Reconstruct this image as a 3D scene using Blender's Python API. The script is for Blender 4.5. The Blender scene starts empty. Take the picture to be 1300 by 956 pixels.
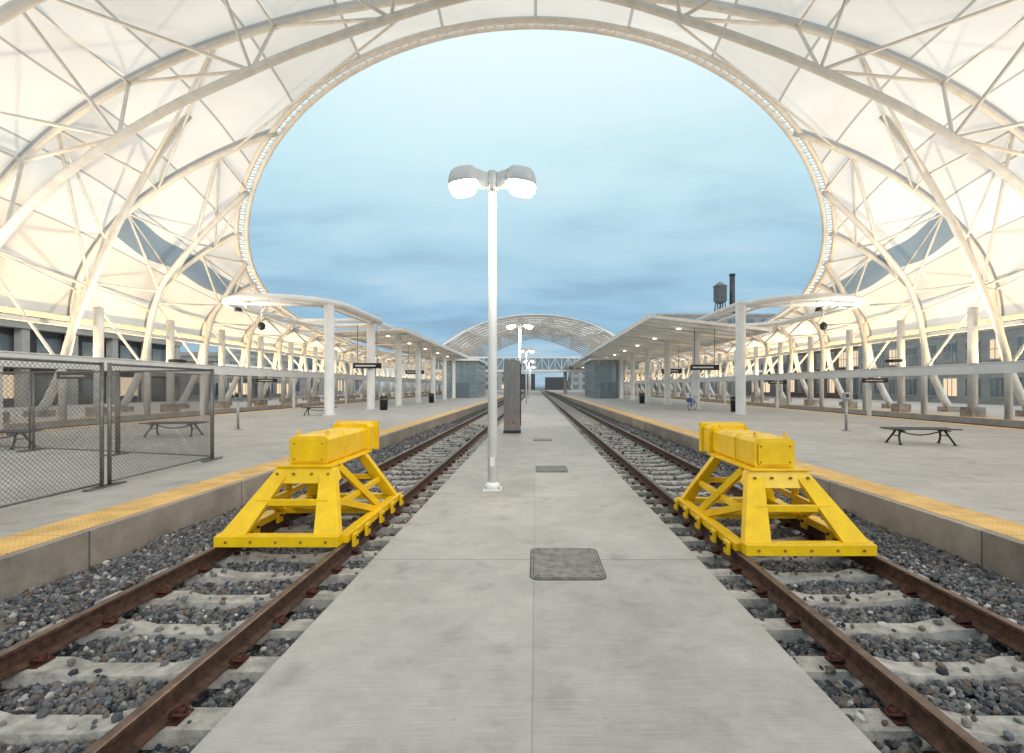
import bpy, math, random
import numpy as np
from mathutils import Vector, Matrix
random.seed(7); rng=np.random.default_rng(7)
scene=bpy.context.scene
CAMZ=1.93
# ---------------------------------------------------------------- materials
def nt(m):
    m.use_nodes=True; t=m.node_tree; return t,t.nodes,t.links
def mat(name,col,rough=.6,metal=0.,var=.12,scale=3.,bump=.0,bscale=40.,col2=None,stretch=(1,1,1),spec=.4):
    m=bpy.data.materials.new(name); t,n,l=nt(m)
    b=n['Principled BSDF']; b.inputs['Roughness'].default_value=rough; b.inputs['Metallic'].default_value=metal
    b.inputs['Specular IOR Level'].default_value=spec
    g=n.new('ShaderNodeNewGeometry'); mp=n.new('ShaderNodeMapping'); mp.inputs['Scale'].default_value=stretch
    l.new(g.outputs['Position'],mp.inputs['Vector'])
    no=n.new('ShaderNodeTexNoise'); no.inputs['Scale'].default_value=scale; no.inputs['Detail'].default_value=4; no.inputs['Roughness'].default_value=.65
    l.new(mp.outputs[0],no.inputs['Vector'])
    r=n.new('ShaderNodeValToRGB'); r.color_ramp.elements[0].position=.3; r.color_ramp.elements[1].position=.7
    c2=col2 if col2 else tuple(c*(1-2*var) for c in col)
    r.color_ramp.elements[0].color=(*c2,1); r.color_ramp.elements[1].color=(*[min(1,c*(1+var*.6)) for c in col],1)
    l.new(no.outputs['Fac'],r.inputs['Fac']); l.new(r.outputs[0],b.inputs['Base Color'])
    if bump>0:
        n2=n.new('ShaderNodeTexNoise'); n2.inputs['Scale'].default_value=bscale; n2.inputs['Detail'].default_value=3
        l.new(mp.outputs[0],n2.inputs['Vector'])
        bp=n.new('ShaderNodeBump'); bp.inputs['Strength'].default_value=bump; bp.inputs['Distance'].default_value=.02
        l.new(n2.outputs['Fac'],bp.inputs['Height']); l.new(bp.outputs[0],b.inputs['Normal'])
    return m
def emat(name,col,s):
    m=bpy.data.materials.new(name); t,n,l=nt(m); n.clear()
    e=n.new('ShaderNodeEmission'); e.inputs[0].default_value=(*col,1); e.inputs[1].default_value=s
    o=n.new('ShaderNodeOutputMaterial'); l.new(e.outputs[0],o.inputs[0]); return m
def math_(n,l,op,a,b=None,c=None):
    x=n.new('ShaderNodeMath'); x.operation=op
    for i,v in enumerate((a,b,c)):
        if v is None: continue
        if isinstance(v,(int,float)): x.inputs[i].default_value=v
        else: l.new(v,x.inputs[i])
    return x.outputs[0]
def concrete(name,base,jx,jy,offx=0,offy=0,jw=.008,slabvar=.06,brush=True,contrast=1.0,jstr=(.22,.45)):
    m=bpy.data.materials.new(name); t,n,l=nt(m); b=n['Principled BSDF']
    b.inputs['Specular IOR Level'].default_value=.35
    g=n.new('ShaderNodeNewGeometry'); s=n.new('ShaderNodeSeparateXYZ'); l.new(g.outputs['Position'],s.inputs[0])
    def joint(o,p,off,w):
        a=math_(n,l,'ADD',o,off+1000*p); a=math_(n,l,'DIVIDE',a,p); f=math_(n,l,'FRACT',a); fl=math_(n,l,'FLOOR',a)
        d=math_(n,l,'ABSOLUTE',math_(n,l,'SUBTRACT',f,.5)); d=math_(n,l,'SUBTRACT',.5,d); d=math_(n,l,'MULTIPLY',d,p)
        sm=n.new('ShaderNodeMapRange'); sm.inputs['From Min'].default_value=w*.5; sm.inputs['From Max'].default_value=w*1.4
        sm.inputs['To Min'].default_value=1; sm.inputs['To Max'].default_value=0; l.new(d,sm.inputs['Value'])
        return sm.outputs[0],fl
    j1,f1=joint(s.outputs[0],jx,offx,jw*.6); j2,f2=joint(s.outputs[1],jy,offy,jw)
    j=math_(n,l,'MAXIMUM',math_(n,l,'MULTIPLY',j1,jstr[0]),math_(n,l,'MULTIPLY',j2,jstr[1]))
    cb=n.new('ShaderNodeCombineXYZ'); l.new(f1,cb.inputs[0]); l.new(f2,cb.inputs[1])
    wn=n.new('ShaderNodeTexWhiteNoise'); l.new(cb.outputs[0],wn.inputs['Vector'])
    no=n.new('ShaderNodeTexNoise'); no.inputs['Scale'].default_value=.9; no.inputs['Detail'].default_value=7; no.inputs['Roughness'].default_value=.8
    l.new(g.outputs['Position'],no.inputs['Vector'])
    mp=n.new('ShaderNodeMapping'); mp.inputs['Scale'].default_value=(1.2,60,1) if brush else (30,30,30); l.new(g.outputs['Position'],mp.inputs['Vector'])
    n2=n.new('ShaderNodeTexNoise'); n2.inputs['Scale'].default_value=2.; n2.inputs['Detail'].default_value=4; l.new(mp.outputs[0],n2.inputs['Vector'])
    n3=n.new('ShaderNodeTexNoise'); n3.inputs['Scale'].default_value=2.6; n3.inputs['Detail'].default_value=4; l.new(g.outputs['Position'],n3.inputs['Vector'])
    v=math_(n,l,'MULTIPLY_ADD',no.outputs['Fac'],1.15*contrast,1-.575*contrast)
    v=math_(n,l,'ADD',v,math_(n,l,'MULTIPLY_ADD',n2.outputs['Fac'],.55,-.275))
    sp=n.new('ShaderNodeMapRange'); sp.inputs['From Min'].default_value=.56; sp.inputs['From Max'].default_value=.72; sp.inputs['To Max'].default_value=-.20*contrast; l.new(n3.outputs['Fac'],sp.inputs['Value'])
    v=math_(n,l,'ADD',v,sp.outputs[0])
    vo=n.new('ShaderNodeTexVoronoi'); vo.inputs['Scale'].default_value=3.3; l.new(g.outputs['Position'],vo.inputs['Vector'])
    s2=n.new('ShaderNodeMapRange'); s2.inputs['From Min'].default_value=.03; s2.inputs['From Max'].default_value=.05; s2.inputs['To Min'].default_value=-.2; s2.inputs['To Max'].default_value=0; l.new(vo.outputs['Distance'],s2.inputs['Value'])
    v=math_(n,l,'ADD',v,s2.outputs[0])
    v=math_(n,l,'ADD',v,math_(n,l,'MULTIPLY_ADD',wn.outputs['Value'],slabvar*2,-slabvar))
    v=math_(n,l,'MULTIPLY',v,math_(n,l,'SUBTRACT',1.,j))
    vm=n.new('ShaderNodeVectorMath'); vm.operation='SCALE'; vm.inputs[0].default_value=base; l.new(v,vm.inputs['Scale'])
    l.new(vm.outputs[0],b.inputs['Base Color'])
    r=math_(n,l,'MULTIPLY_ADD',no.outputs['Fac'],.5,.36); l.new(r,b.inputs['Roughness'])
    h=math_(n,l,'SUBTRACT',math_(n,l,'MULTIPLY',n2.outputs['Fac'],.3),math_(n,l,'MULTIPLY',j,2.))
    bp=n.new('ShaderNodeBump'); bp.inputs['Strength'].default_value=.5; bp.inputs['Distance'].default_value=.006
    l.new(h,bp.inputs['Height']); l.new(bp.outputs[0],b.inputs['Normal']); return m

M_white=mat('white_paint',(.74,.74,.73),.45,var=.06,scale=1.5)
M_hood=mat('lamp_hood_grey',(.50,.51,.51),.45,var=.06,scale=3)
M_steelw=mat('white_steel_paint',(.66,.655,.64),.42,var=.08,scale=2)
M_conc_c=concrete('concrete_walk',(.385,.365,.345),1.86,3.05,offx=.02,offy=.7)
M_conc_p=concrete('concrete_platform',(.43,.405,.385),3.0,3.0,offx=.15,offy=.2,brush=False)
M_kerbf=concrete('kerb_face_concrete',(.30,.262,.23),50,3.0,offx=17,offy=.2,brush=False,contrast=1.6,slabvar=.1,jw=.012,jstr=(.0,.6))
M_kerb=mat('plinth_concrete',(.36,.32,.285),.85,var=.30,scale=2.6,bump=.5,bscale=30)
M_sleeper=mat('sleeper_concrete',(.44,.415,.385),.85,var=.26,scale=7,bump=.4,bscale=60)
M_rust=mat('rail_rust',(.105,.056,.038),.75,metal=.2,var=.35,scale=14,bump=.3,bscale=90)
M_rtop=mat('rail_head_worn',(.17,.115,.09),.42,metal=.5,var=.3,scale=6,col2=(.07,.045,.036))
M_clip=mat('clip_rust',(.10,.03,.022),.7,metal=.2,var=.4,scale=25)
M_yel=mat('yellow_paint',(.84,.54,.005),.36,var=.06,scale=5,bump=.06,bscale=30,col2=(.72,.43,.005))
M_yeld=mat('yellow_edge_dirty',(.30,.19,.03),.7,var=.3,scale=20)
M_dark=mat('dark_metal',(.035,.035,.038),.45,metal=.3,var=.2,scale=8)
M_galv=mat('galvanised_steel',(.40,.41,.42),.42,metal=.7,var=.15,scale=12)
M_fence=mat('fence_steel',(.22,.21,.20),.45,metal=.6,var=.2,scale=12)
M_bench=mat('bench_dark_slats',(.045,.038,.036),.5,var=.3,scale=10)
M_stain=mat('brushed_stainless',(.30,.275,.255),.34,metal=.8,var=.15,scale=4,stretch=(6,6,.6))
M_red=mat('red_label',(.40,.04,.03),.5,var=.1)
M_hatch=mat('hatch_steel',(.27,.255,.24),.6,metal=.35,var=.25,scale=9,bump=.6,bscale=80)
M_brick=mat('brick_wall',(.20,.145,.12),.85,var=.2,scale=2)
M_bconc=mat('building_concrete',(.40,.395,.385),.8,var=.12,scale=.6)
M_bgrey=mat('building_grey_cladding',(.33,.33,.335),.7,var=.12,scale=.6)
M_bdark=mat('building_dark',(.07,.075,.085),.6,var=.2,scale=.5)
M_blue=mat('blue_fabric',(.05,.10,.35),.7)
M_soil=mat('ground_soil',(.19,.18,.165),.95,var=.25,scale=.4,bump=.3,bscale=5)
M_winlit=emat('window_lit',(1.,.78,.52),1.0)
M_lens=emat('lamp_lens',(1.,.92,.74),30)
M_down=emat('downlight',(1.,.85,.6),7)
M_rimlit=emat('rim_light_strip',(1.,.93,.80),1.3)
def glass(name,col,rough=.06):
    m=bpy.data.materials.new(name); t,n,l=nt(m); b=n['Principled BSDF']
    b.inputs['Base Color'].default_value=(*col,1); b.inputs['Roughness'].default_value=rough; b.inputs['Specular IOR Level'].default_value=.9
    b.inputs['Metallic'].default_value=.5; return m
M_glass=glass('window_glass',(.20,.25,.29)); M_glassb=glass('glass_blue',(.26,.35,.40),.12)
def tactile():
    m=bpy.data.materials.new('tactile_yellow'); t,n,l=nt(m); b=n['Principled BSDF']; b.inputs['Roughness'].default_value=.6
    g=n.new('ShaderNodeNewGeometry'); s=n.new('ShaderNodeSeparateXYZ'); l.new(g.outputs['Position'],s.inputs[0])
    def c(o,off):
        f=math_(n,l,'FRACT',math_(n,l,'DIVIDE',math_(n,l,'ADD',o,100+off),.06)); return math_(n,l,'SUBTRACT',f,.5)
    a=c(s.outputs[0],0); d=c(s.outputs[1],0)
    r=math_(n,l,'SQRT',math_(n,l,'ADD',math_(n,l,'MULTIPLY',a,a),math_(n,l,'MULTIPLY',d,d)))
    mr=n.new('ShaderNodeMapRange'); mr.inputs['From Min'].default_value=.12; mr.inputs['From Max'].default_value=.26; mr.inputs['To Min'].default_value=1; mr.inputs['To Max'].default_value=0; l.new(r,mr.inputs['Value'])
    no=n.new('ShaderNodeTexNoise'); no.inputs['Scale'].default_value=3; no.inputs['Detail'].default_value=5; l.new(g.outputs['Position'],no.inputs['Vector'])
    ra=n.new('ShaderNodeValToRGB'); ra.color_ramp.elements[0].position=.3; ra.color_ramp.elements[0].color=(.62,.37,.12,1); ra.color_ramp.elements[1].position=.65; ra.color_ramp.elements[1].color=(.90,.56,.18,1)
    l.new(no.outputs['Fac'],ra.inputs['Fac'])
    jt=math_(n,l,'FRACT',math_(n,l,'DIVIDE',math_(n,l,'ADD',s.outputs[1],100.),.6)); jt=math_(n,l,'LESS_THAN',jt,.02)
    k=math_(n,l,'MULTIPLY_ADD',jt,-.45,1.); k=math_(n,l,'MULTIPLY',k,math_(n,l,'MULTIPLY_ADD',mr.outputs[0],.3,.85))
    vm=n.new('ShaderNodeVectorMath'); vm.operation='SCALE'; l.new(ra.outputs[0],vm.inputs[0]); l.new(k,vm.inputs['Scale']); l.new(vm.outputs[0],b.inputs['Base Color'])
    bp=n.new('ShaderNodeBump'); bp.inputs['Strength'].default_value=.8; bp.inputs['Distance'].default_value=.006; l.new(mr.outputs[0],bp.inputs['Height']); l.new(bp.outputs[0],b.inputs['Normal'])
    return m
M_tact=tactile()
def ballast_mat(name,attr=False):
    m=bpy.data.materials.new(name); t,n,l=nt(m); b=n['Principled BSDF']; b.inputs['Roughness'].default_value=.85; b.inputs['Specular IOR Level'].default_value=.3
    ra=n.new('ShaderNodeValToRGB'); cr=ra.color_ramp; cr.interpolation='LINEAR'
    cols=[(0,(.035,.038,.048)),(.3,(.085,.09,.10)),(.55,(.155,.155,.16)),(.68,(.13,.09,.07)),(.80,(.21,.195,.18)),(.93,(.15,.165,.19)),(1,(.50,.48,.45))]
    cr.elements[0].color=(*cols[0][1],1); cr.elements[1].color=(*cols[-1][1],1)
    for p,c in cols[1:-1]:
        e=cr.elements.new(p); e.color=(*c,1)
    g=n.new('ShaderNodeNewGeometry')
    if attr:
        a=n.new('ShaderNodeAttribute'); a.attribute_name='rnd'; src=a.outputs['Fac']
        no=n.new('ShaderNodeTexNoise'); no.inputs['Scale'].default_value=60; no.inputs['Detail'].default_value=2; l.new(g.outputs['Position'],no.inputs['Vector'])
        h=no.outputs['Fac']; dist=.004
    else:
        v=n.new('ShaderNodeTexVoronoi'); v.inputs['Scale'].default_value=17; l.new(g.outputs['Position'],v.inputs['Vector'])
        s=n.new('ShaderNodeSeparateColor'); l.new(v.outputs['Color'],s.inputs[0]); src=s.outputs[0]
        h=math_(n,l,'SUBTRACT',1.,v.outputs['Distance']); dist=.06
    l.new(src,ra.inputs['Fac']); 
    if attr: l.new(ra.outputs[0],b.inputs['Base Color'])
    else:
        k=n.new('ShaderNodeMapRange'); k.inputs['From Min'].default_value=.2; k.inputs['From Max'].default_value=.6; k.inputs['To Min'].default_value=1; k.inputs['To Max'].default_value=.25; l.new(v.outputs['Distance'],k.inputs['Value'])
        vm=n.new('ShaderNodeVectorMath'); vm.operation='SCALE'; l.new(ra.outputs[0],vm.inputs[0]); l.new(k.outputs[0],vm.inputs['Scale']); l.new(vm.outputs[0],b.inputs['Base Color'])
    bp=n.new('ShaderNodeBump'); bp.inputs['Strength'].default_value=.8; bp.inputs['Distance'].default_value=dist; l.new(h,bp.inputs['Height']); l.new(bp.outputs[0],b.inputs['Normal'])
    return m
M_bal=ballast_mat('ballast_sheet'); M_rock=ballast_mat('ballast_stone',True)
def membrane(name,col,tr,tcol):
    m=bpy.data.materials.new(name); t,n,l=nt(m); n.clear()
    uv=n.new('ShaderNodeUVMap'); uv.uv_map='UVMap'; s=n.new('ShaderNodeSeparateXYZ'); l.new(uv.outputs[0],s.inputs[0])
    fu=math_(n,l,'FRACT',s.outputs[0]); fv=math_(n,l,'FRACT',s.outputs[1])
    def edge(f,w):
        d=math_(n,l,'SUBTRACT',.5,math_(n,l,'ABSOLUTE',math_(n,l,'SUBTRACT',f,.5))); return math_(n,l,'LESS_THAN',d,w)
    e=math_(n,l,'MAXIMUM',edge(fu,.016),edge(fv,.026))
    cb=n.new('ShaderNodeCombineXYZ'); l.new(math_(n,l,'FLOOR',s.outputs[0]),cb.inputs[0]); l.new(math_(n,l,'FLOOR',s.outputs[1]),cb.inputs[1])
    wn=n.new('ShaderNodeTexWhiteNoise'); l.new(cb.outputs[0],wn.inputs['Vector'])
    g=n.new('ShaderNodeNewGeometry'); no=n.new('ShaderNodeTexNoise'); no.inputs['Scale'].default_value=.35; no.inputs['Detail'].default_value=3; l.new(g.outputs['Position'],no.inputs['Vector'])
    k=math_(n,l,'MULTIPLY_ADD',wn.outputs['Value'],.20,.76); k=math_(n,l,'ADD',k,math_(n,l,'MULTIPLY_ADD',no.outputs['Fac'],.24,-.09))
    k=math_(n,l,'MULTIPLY',k,math_(n,l,'MULTIPLY_ADD',e,-.45,1.))
    p=n.new('ShaderNodeSeparateXYZ'); l.new(g.outputs['Position'],p.inputs[0]); ax=math_(n,l,'ABSOLUTE',p.outputs[0])
    ms=math_(n,l,'MULTIPLY',math_(n,l,'COMPARE',ax,24.25,.62),math_(n,l,'COMPARE',p.outputs[1],33.6,5.35))
    def sc(c,c2):
        mxx=n.new('ShaderNodeMix'); mxx.data_type='RGBA'; l.new(ms,mxx.inputs['Factor']); mxx.inputs['A'].default_value=(*c,1); mxx.inputs['B'].default_value=(*c2,1)
        vm=n.new('ShaderNodeVectorMath'); vm.operation='SCALE'; l.new(mxx.outputs['Result'],vm.inputs[0]); l.new(k,vm.inputs['Scale']); return vm.outputs[0]
    d=n.new('ShaderNodeBsdfDiffuse'); l.new(sc(col,(.24,.28,.32)),d.inputs[0]); tl=n.new('ShaderNodeBsdfTranslucent'); l.new(sc(tcol,(.42,.52,.60)),tl.inputs[0])
    mx=n.new('ShaderNodeMixShader'); mx.inputs[0].default_value=tr; l.new(d.outputs[0],mx.inputs[1]); l.new(tl.outputs[0],mx.inputs[2])
    o=n.new('ShaderNodeOutputMaterial'); l.new(mx.outputs[0],o.inputs[0]); return m
M_mem=membrane('membrane_fabric',(.92,.90,.86),.5,(.95,.95,.95))
def panelmat():
    m=bpy.data.materials.new('canopy_roof_panel'); t,n,l=nt(m); n.clear()
    d=n.new('ShaderNodeBsdfDiffuse'); d.inputs[0].default_value=(.58,.60,.61,1); tl=n.new('ShaderNodeBsdfTranslucent'); tl.inputs[0].default_value=(.45,.49,.51,1)
    mx=n.new('ShaderNodeMixShader'); mx.inputs[0].default_value=.3; l.new(d.outputs[0],mx.inputs[1]); l.new(tl.outputs[0],mx.inputs[2])
    o=n.new('ShaderNodeOutputMaterial'); l.new(mx.outputs[0],o.inputs[0]); return m
M_panel=panelmat()

# ---------------------------------------------------------------- builder
class B:
    def __init__(s,mats): s.v=[];s.f=[];s.mi=[];s.sm=[];s.mats=mats
    def hull(s,p,m=0):
        o=len(s.v); s.v+= [tuple(q) for q in p]
        for f in ((3,2,1,0),(4,5,6,7),(0,1,5,4),(1,2,6,5),(2,3,7,6),(3,0,4,7)):
            s.f.append(tuple(o+i for i in f)); s.mi.append(m); s.sm.append(False)
    def box(s,x0,x1,y0,y1,z0,z1,m=0):
        s.hull([(x0,y0,z0),(x1,y0,z0),(x1,y1,z0),(x0,y1,z0),(x0,y0,z1),(x1,y0,z1),(x1,y1,z1),(x0,y1,z1)],m)
    def beam(s,p0,p1,w,h,m=0,up=(0,0,1)):
        p0=Vector(p0);p1=Vector(p1);t=(p1-p0).normalized();u=Vector(up)
        a=t.cross(u)
        if a.length<1e-3: a=t.cross(Vector((0,1,0)))
        a.normalize(); b=a.cross(t).normalized(); a=a*w/2;b=b*h/2
        s.hull([p0-a-b,p0+a-b,p1+a-b,p1-a-b,p0-a+b,p0+a+b,p1+a+b,p1-a+b],m)
    def tube(s,pts,r,seg=8,m=0,closed=False,ref=None,cap=True):
        P=[Vector(p) for p in pts]; n=len(P); o=len(s.v)
        rs=r if isinstance(r,(list,tuple)) else [r]*n
        for i in range(n):
            if closed: t=P[(i+1)%n]-P[i-1]
            else: t=P[min(i+1,n-1)]-P[max(i-1,0)]
            t.normalize()
            u=Vector(ref) if ref else (Vector((0,0,1)) if abs(t.z)<.9 else Vector((0,1,0)))
            a=t.cross(u); 
            if a.length<1e-4: a=t.cross(Vector((1,.1,0)))
            a.normalize(); b=a.cross(t)
            for k in range(seg):
                an=2*math.pi*k/seg; s.v.append(tuple(P[i]+(a*math.cos(an)+b*math.sin(an))*rs[i]))
        R=n if closed else n-1
        for i in range(R):
            j=(i+1)%n
            for k in range(seg):
                k2=(k+1)%seg; s.f.append((o+i*seg+k,o+i*seg+k2,o+j*seg+k2,o+j*seg+k)); s.mi.append(m); s.sm.append(True)
        if cap and not closed:
            s.f.append(tuple(o+k for k in reversed(range(seg)))); s.f.append(tuple(o+(n-1)*seg+k for k in range(seg))); s.mi+=[m,m]; s.sm+=[False,False]
    def cyl(s,p0,p1,r,seg=12,m=0): s.tube([p0,p1],r,seg,m)
    def extr(s,prof,y0,y1,m=0,mtop=None,topidx=()):
        o=len(s.v);n=len(prof)
        s.v+=[(x,y0,z) for x,z in prof]+[(x,y1,z) for x,z in prof]
        for k in range(n):
            k2=(k+1)%n; s.f.append((o+k,o+k2,o+n+k2,o+n+k)); s.mi.append(mtop if k in topidx else m); s.sm.append(False)
        s.f.append(tuple(o+k for k in reversed(range(n)))); s.f.append(tuple(o+n+k for k in range(n))); s.mi+=[m,m]; s.sm+=[False,False]
    def quad(s,p,m=0): 
        o=len(s.v); s.v+=[tuple(q) for q in p]; s.f.append(tuple(range(o,o+len(p)))); s.mi.append(m); s.sm.append(False)
    def build(s,name,parent=None,bevel=0,loc=None,rotz=0):
        me=bpy.data.meshes.new(name); me.from_pydata(s.v,[],s.f); 
        for m in s.mats: me.materials.append(m)
        me.polygons.foreach_set('material_index',s.mi); me.polygons.foreach_set('use_smooth',s.sm); me.update()
        ob=bpy.data.objects.new(name,me); scene.collection.objects.link(ob)
        if parent: ob.parent=parent
        if loc: ob.location=loc
        ob.rotation_euler[2]=rotz
        if bevel:
            md=ob.modifiers.new('bevel','BEVEL'); md.width=bevel; md.segments=2; md.limit_method='ANGLE'; md.angle_limit=math.radians(40)
        return ob
def empty(name,loc=(0,0,0)):
    e=bpy.data.objects.new(name,None); e.location=loc; scene.collection.objects.link(e); return e

# ---------------------------------------------------------------- ground & platforms
b=B([M_soil]); b.quad([(-1500,-1500,-.5),(1500,-1500,-.5),(1500,2500,-.5),(-1500,2500,-.5)]); b.build('ground')
YE=230
b=B([M_conc_c,M_kerb]); b.box(-1.83,1.83,-12,YE,-.48,0,0); b.build('center_walkway',bevel=.012)
for sg,nm in ((-1,'platform'),(1,'platform')):
    b=B([M_conc_p,M_kerbf])
    x0,x1=sorted((sg*5.55,sg*20.)); b.box(x0,x1,-12,YE,-.48,.2,0)
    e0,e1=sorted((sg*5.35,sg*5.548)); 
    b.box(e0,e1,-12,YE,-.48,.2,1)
    b.build(nm)
    x0,x1=sorted((sg*5.47,sg*6.1)); b=B([M_tact]); b.box(x0,x1,-12,YE,.19,.206); b.build('tactile_strip')
    b=B([M_conc_p,M_kerb]); x0,x1=sorted((sg*24.5,sg*44)); b.box(x0,x1,-12,YE,-.48,.2,0)
    b.build('outer_platform')
    for a,c in ((19.3,19.9),(24.6,25.2)):
        x0,x1=sorted((sg*a,sg*c)); b=B([M_tact]); b.box(x0,x1,-12,YE,.19,.206); b.build('tactile_strip')
for sg in (-1,1):
    for a,c in ((1.83,5.35),(20.,24.5)):
        x0,x1=sorted((sg*a,sg*c)); b=B([M_bal]); b.quad([(x0,-12,-.30),(x1,-12,-.30),(x1,YE,-.30),(x0,YE,-.30)]); b.build('ballast_bed')

# ---------------------------------------------------------------- tracks
CX={-1:-3.12,1:3.14}
def track(cx,detail,name):
    b=B([M_rust,M_rtop,M_sleeper,M_clip])
    for s in (-1,1):
        x=cx+s*.755
        pr=[(x-.07,-.172),(x+.07,-.172),(x+.07,-.162),(x+.012,-.14),(x+.009,-.045),(x+.036,-.032),(x+.036,-.006),(x+.026,0),(x-.026,0),(x-.036,-.006),(x-.036,-.032),(x-.009,-.045),(x-.012,-.14),(x-.07,-.162)]
        b.extr(pr,-3,YE-2,0,1,(6,7,8))
    y=-2.4
    while y<YE-3:
        w=.125
        xs=[-1.27,-1.2,-.50,-.3,.3,.50,1.2,1.27]; zt=[-.215,-.187,-.187,-.225,-.225,-.187,-.187,-.215]
        o=len(b.v); jy=random.uniform(-.012,.012)
        for xx,zz in zip(xs,zt):
            ww=w if abs(xx)>.4 else w*.86
            b.v+=[(cx+xx,y+jy-ww,-.36),(cx+xx,y+jy-ww*.84,zz),(cx+xx,y+jy+ww*.84,zz),(cx+xx,y+jy+ww,-.36)]
        for i in range(len(xs)-1):
            for k in range(3):
                a=o+i*4+k; b.f.append((a,a+4,a+5,a+1)); b.mi.append(2); b.sm.append(False)
        b.f.append((o,o+1,o+2,o+3)); e=o+4*(len(xs)-1); b.f.append((e+3,e+2,e+1,e)); b.mi+=[2,2]; b.sm+=[False,False]
        if detail and y<45:
            for s in (-1,1):
                x=cx+s*.755
                b.box(x-.13,x+.13,y-.075,y+.075,-.186,-.173,3)
                if y<16:
                    for q in (-1,1):
                        b.tube([(x+q*.055,y-.045,-.158),(x+q*.085,y-.05,-.135),(x+q*.125,y-.03,-.150),(x+q*.135,y,-.165),(x+q*.125,y+.03,-.150),(x+q*.085,y+.05,-.135),(x+q*.055,y+.045,-.158)],.0105,6,3)
                        b.cyl((x+q*.10,y,-.175),(x+q*.10,y,-.128),.024,8,3)
                        b.box(x+q*.07-.03,x+q*.07+.03,y-.028,y+.028,-.160,-.138,3)
        y+=.61
    return b.build(name)
for s in (-1,1):
    track(CX[s],True,'railway_track'); track(s*22.2,False,'railway_track')
def icos():
    p=(1+5**.5)/2
    v=np.array([(-1,p,0),(1,p,0),(-1,-p,0),(1,-p,0),(0,-1,p),(0,1,p),(0,-1,-p),(0,1,-p),(p,0,-1),(p,0,1),(-p,0,-1),(-p,0,1)],float); v/=np.linalg.norm(v[0])
    f=np.array([(0,11,5),(0,5,1),(0,1,7),(0,7,10),(0,10,11),(1,5,9),(5,11,4),(11,10,2),(10,7,6),(7,1,8),(3,9,4),(3,4,2),(3,2,6),(3,6,8),(3,8,9),(4,9,5),(2,4,11),(6,2,10),(8,6,7),(9,8,1)])
    return v,f
IV,IF=icos()
def stones(name,side):
    pts=[]
    for (ya,yb,dens,rr) in ((1.5,8.0,1500,.0235),(8.0,15,700,.029),(15,28,260,.04)):
        area=3.5*(yb-ya); n=int(area*dens)
        x=rng.uniform(1.86,5.32,n)*side; y=rng.uniform(ya,yb,n)
        ph=np.mod(y+2.4+.305,.61)-.305
        cx=CX[side]; on=(np.abs(ph)<.125)&(np.abs(x-cx)<1.3)
        keep=(~on)|(rng.random(n)<.03)
        nearrail=np.minimum(abs(x-cx-.755),abs(x-cx+.755))<.055
        keep&=~nearrail
        x,y,on,ph=x[keep],y[keep],on[keep],ph[keep]; n=len(x)
        r=rr*rng.uniform(.55,1.5,n)
        z=-.292+rng.uniform(0,.038,n)+.018*np.sin(x*5+y*3)
        z=np.where(np.abs(x-cx)>1.3,z+.035,z)
        z=np.where(on,-.187+r*.4,z)
        z=np.where(on&(np.abs(x-cx)<.35),-.225+r*.4,z)
        pts.append(np.stack([x,y,z,r],1))
    P=np.concatenate(pts); n=len(P)
    A=rng.normal(size=(n,3,3)); Q,_=np.linalg.qr(A)
    sc=rng.uniform(.5,1.3,(n,1,3)); V=IV[None]*(1+rng.normal(0,.17,(n,12,1)))
    V=np.clip(V,-.78,.78)*1.12*sc
    V=np.einsum('nij,nkj->nki',Q,V)*P[:,3][:,None,None]+P[:,None,:3]
    F=(IF[None]+12*np.arange(n)[:,None,None]).reshape(-1,3)
    me=bpy.data.meshes.new(name); me.vertices.add(n*12); me.vertices.foreach_set('co',V.reshape(-1))
    me.loops.add(len(F)*3); me.loops.foreach_set('vertex_index',F.reshape(-1).astype(np.int32))
    me.polygons.add(len(F)); me.polygons.foreach_set('loop_start',np.arange(0,len(F)*3,3,dtype=np.int32)); me.polygons.foreach_set('loop_total',np.full(len(F),3,dtype=np.int32))
    me.polygons.foreach_set('use_smooth',np.zeros(len(F),dtype=bool))
    at=me.attributes.new('rnd','FLOAT','POINT'); at.data.foreach_set('value',np.repeat(rng.random(n),12).astype(np.float32))
    me.materials.append(M_rock); me.update(calc_edges=True); me.validate()
    ob=bpy.data.objects.new(name,me); scene.collection.objects.link(ob)
stones('ballast_gravel',-1); stones('ballast_gravel',1)

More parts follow.
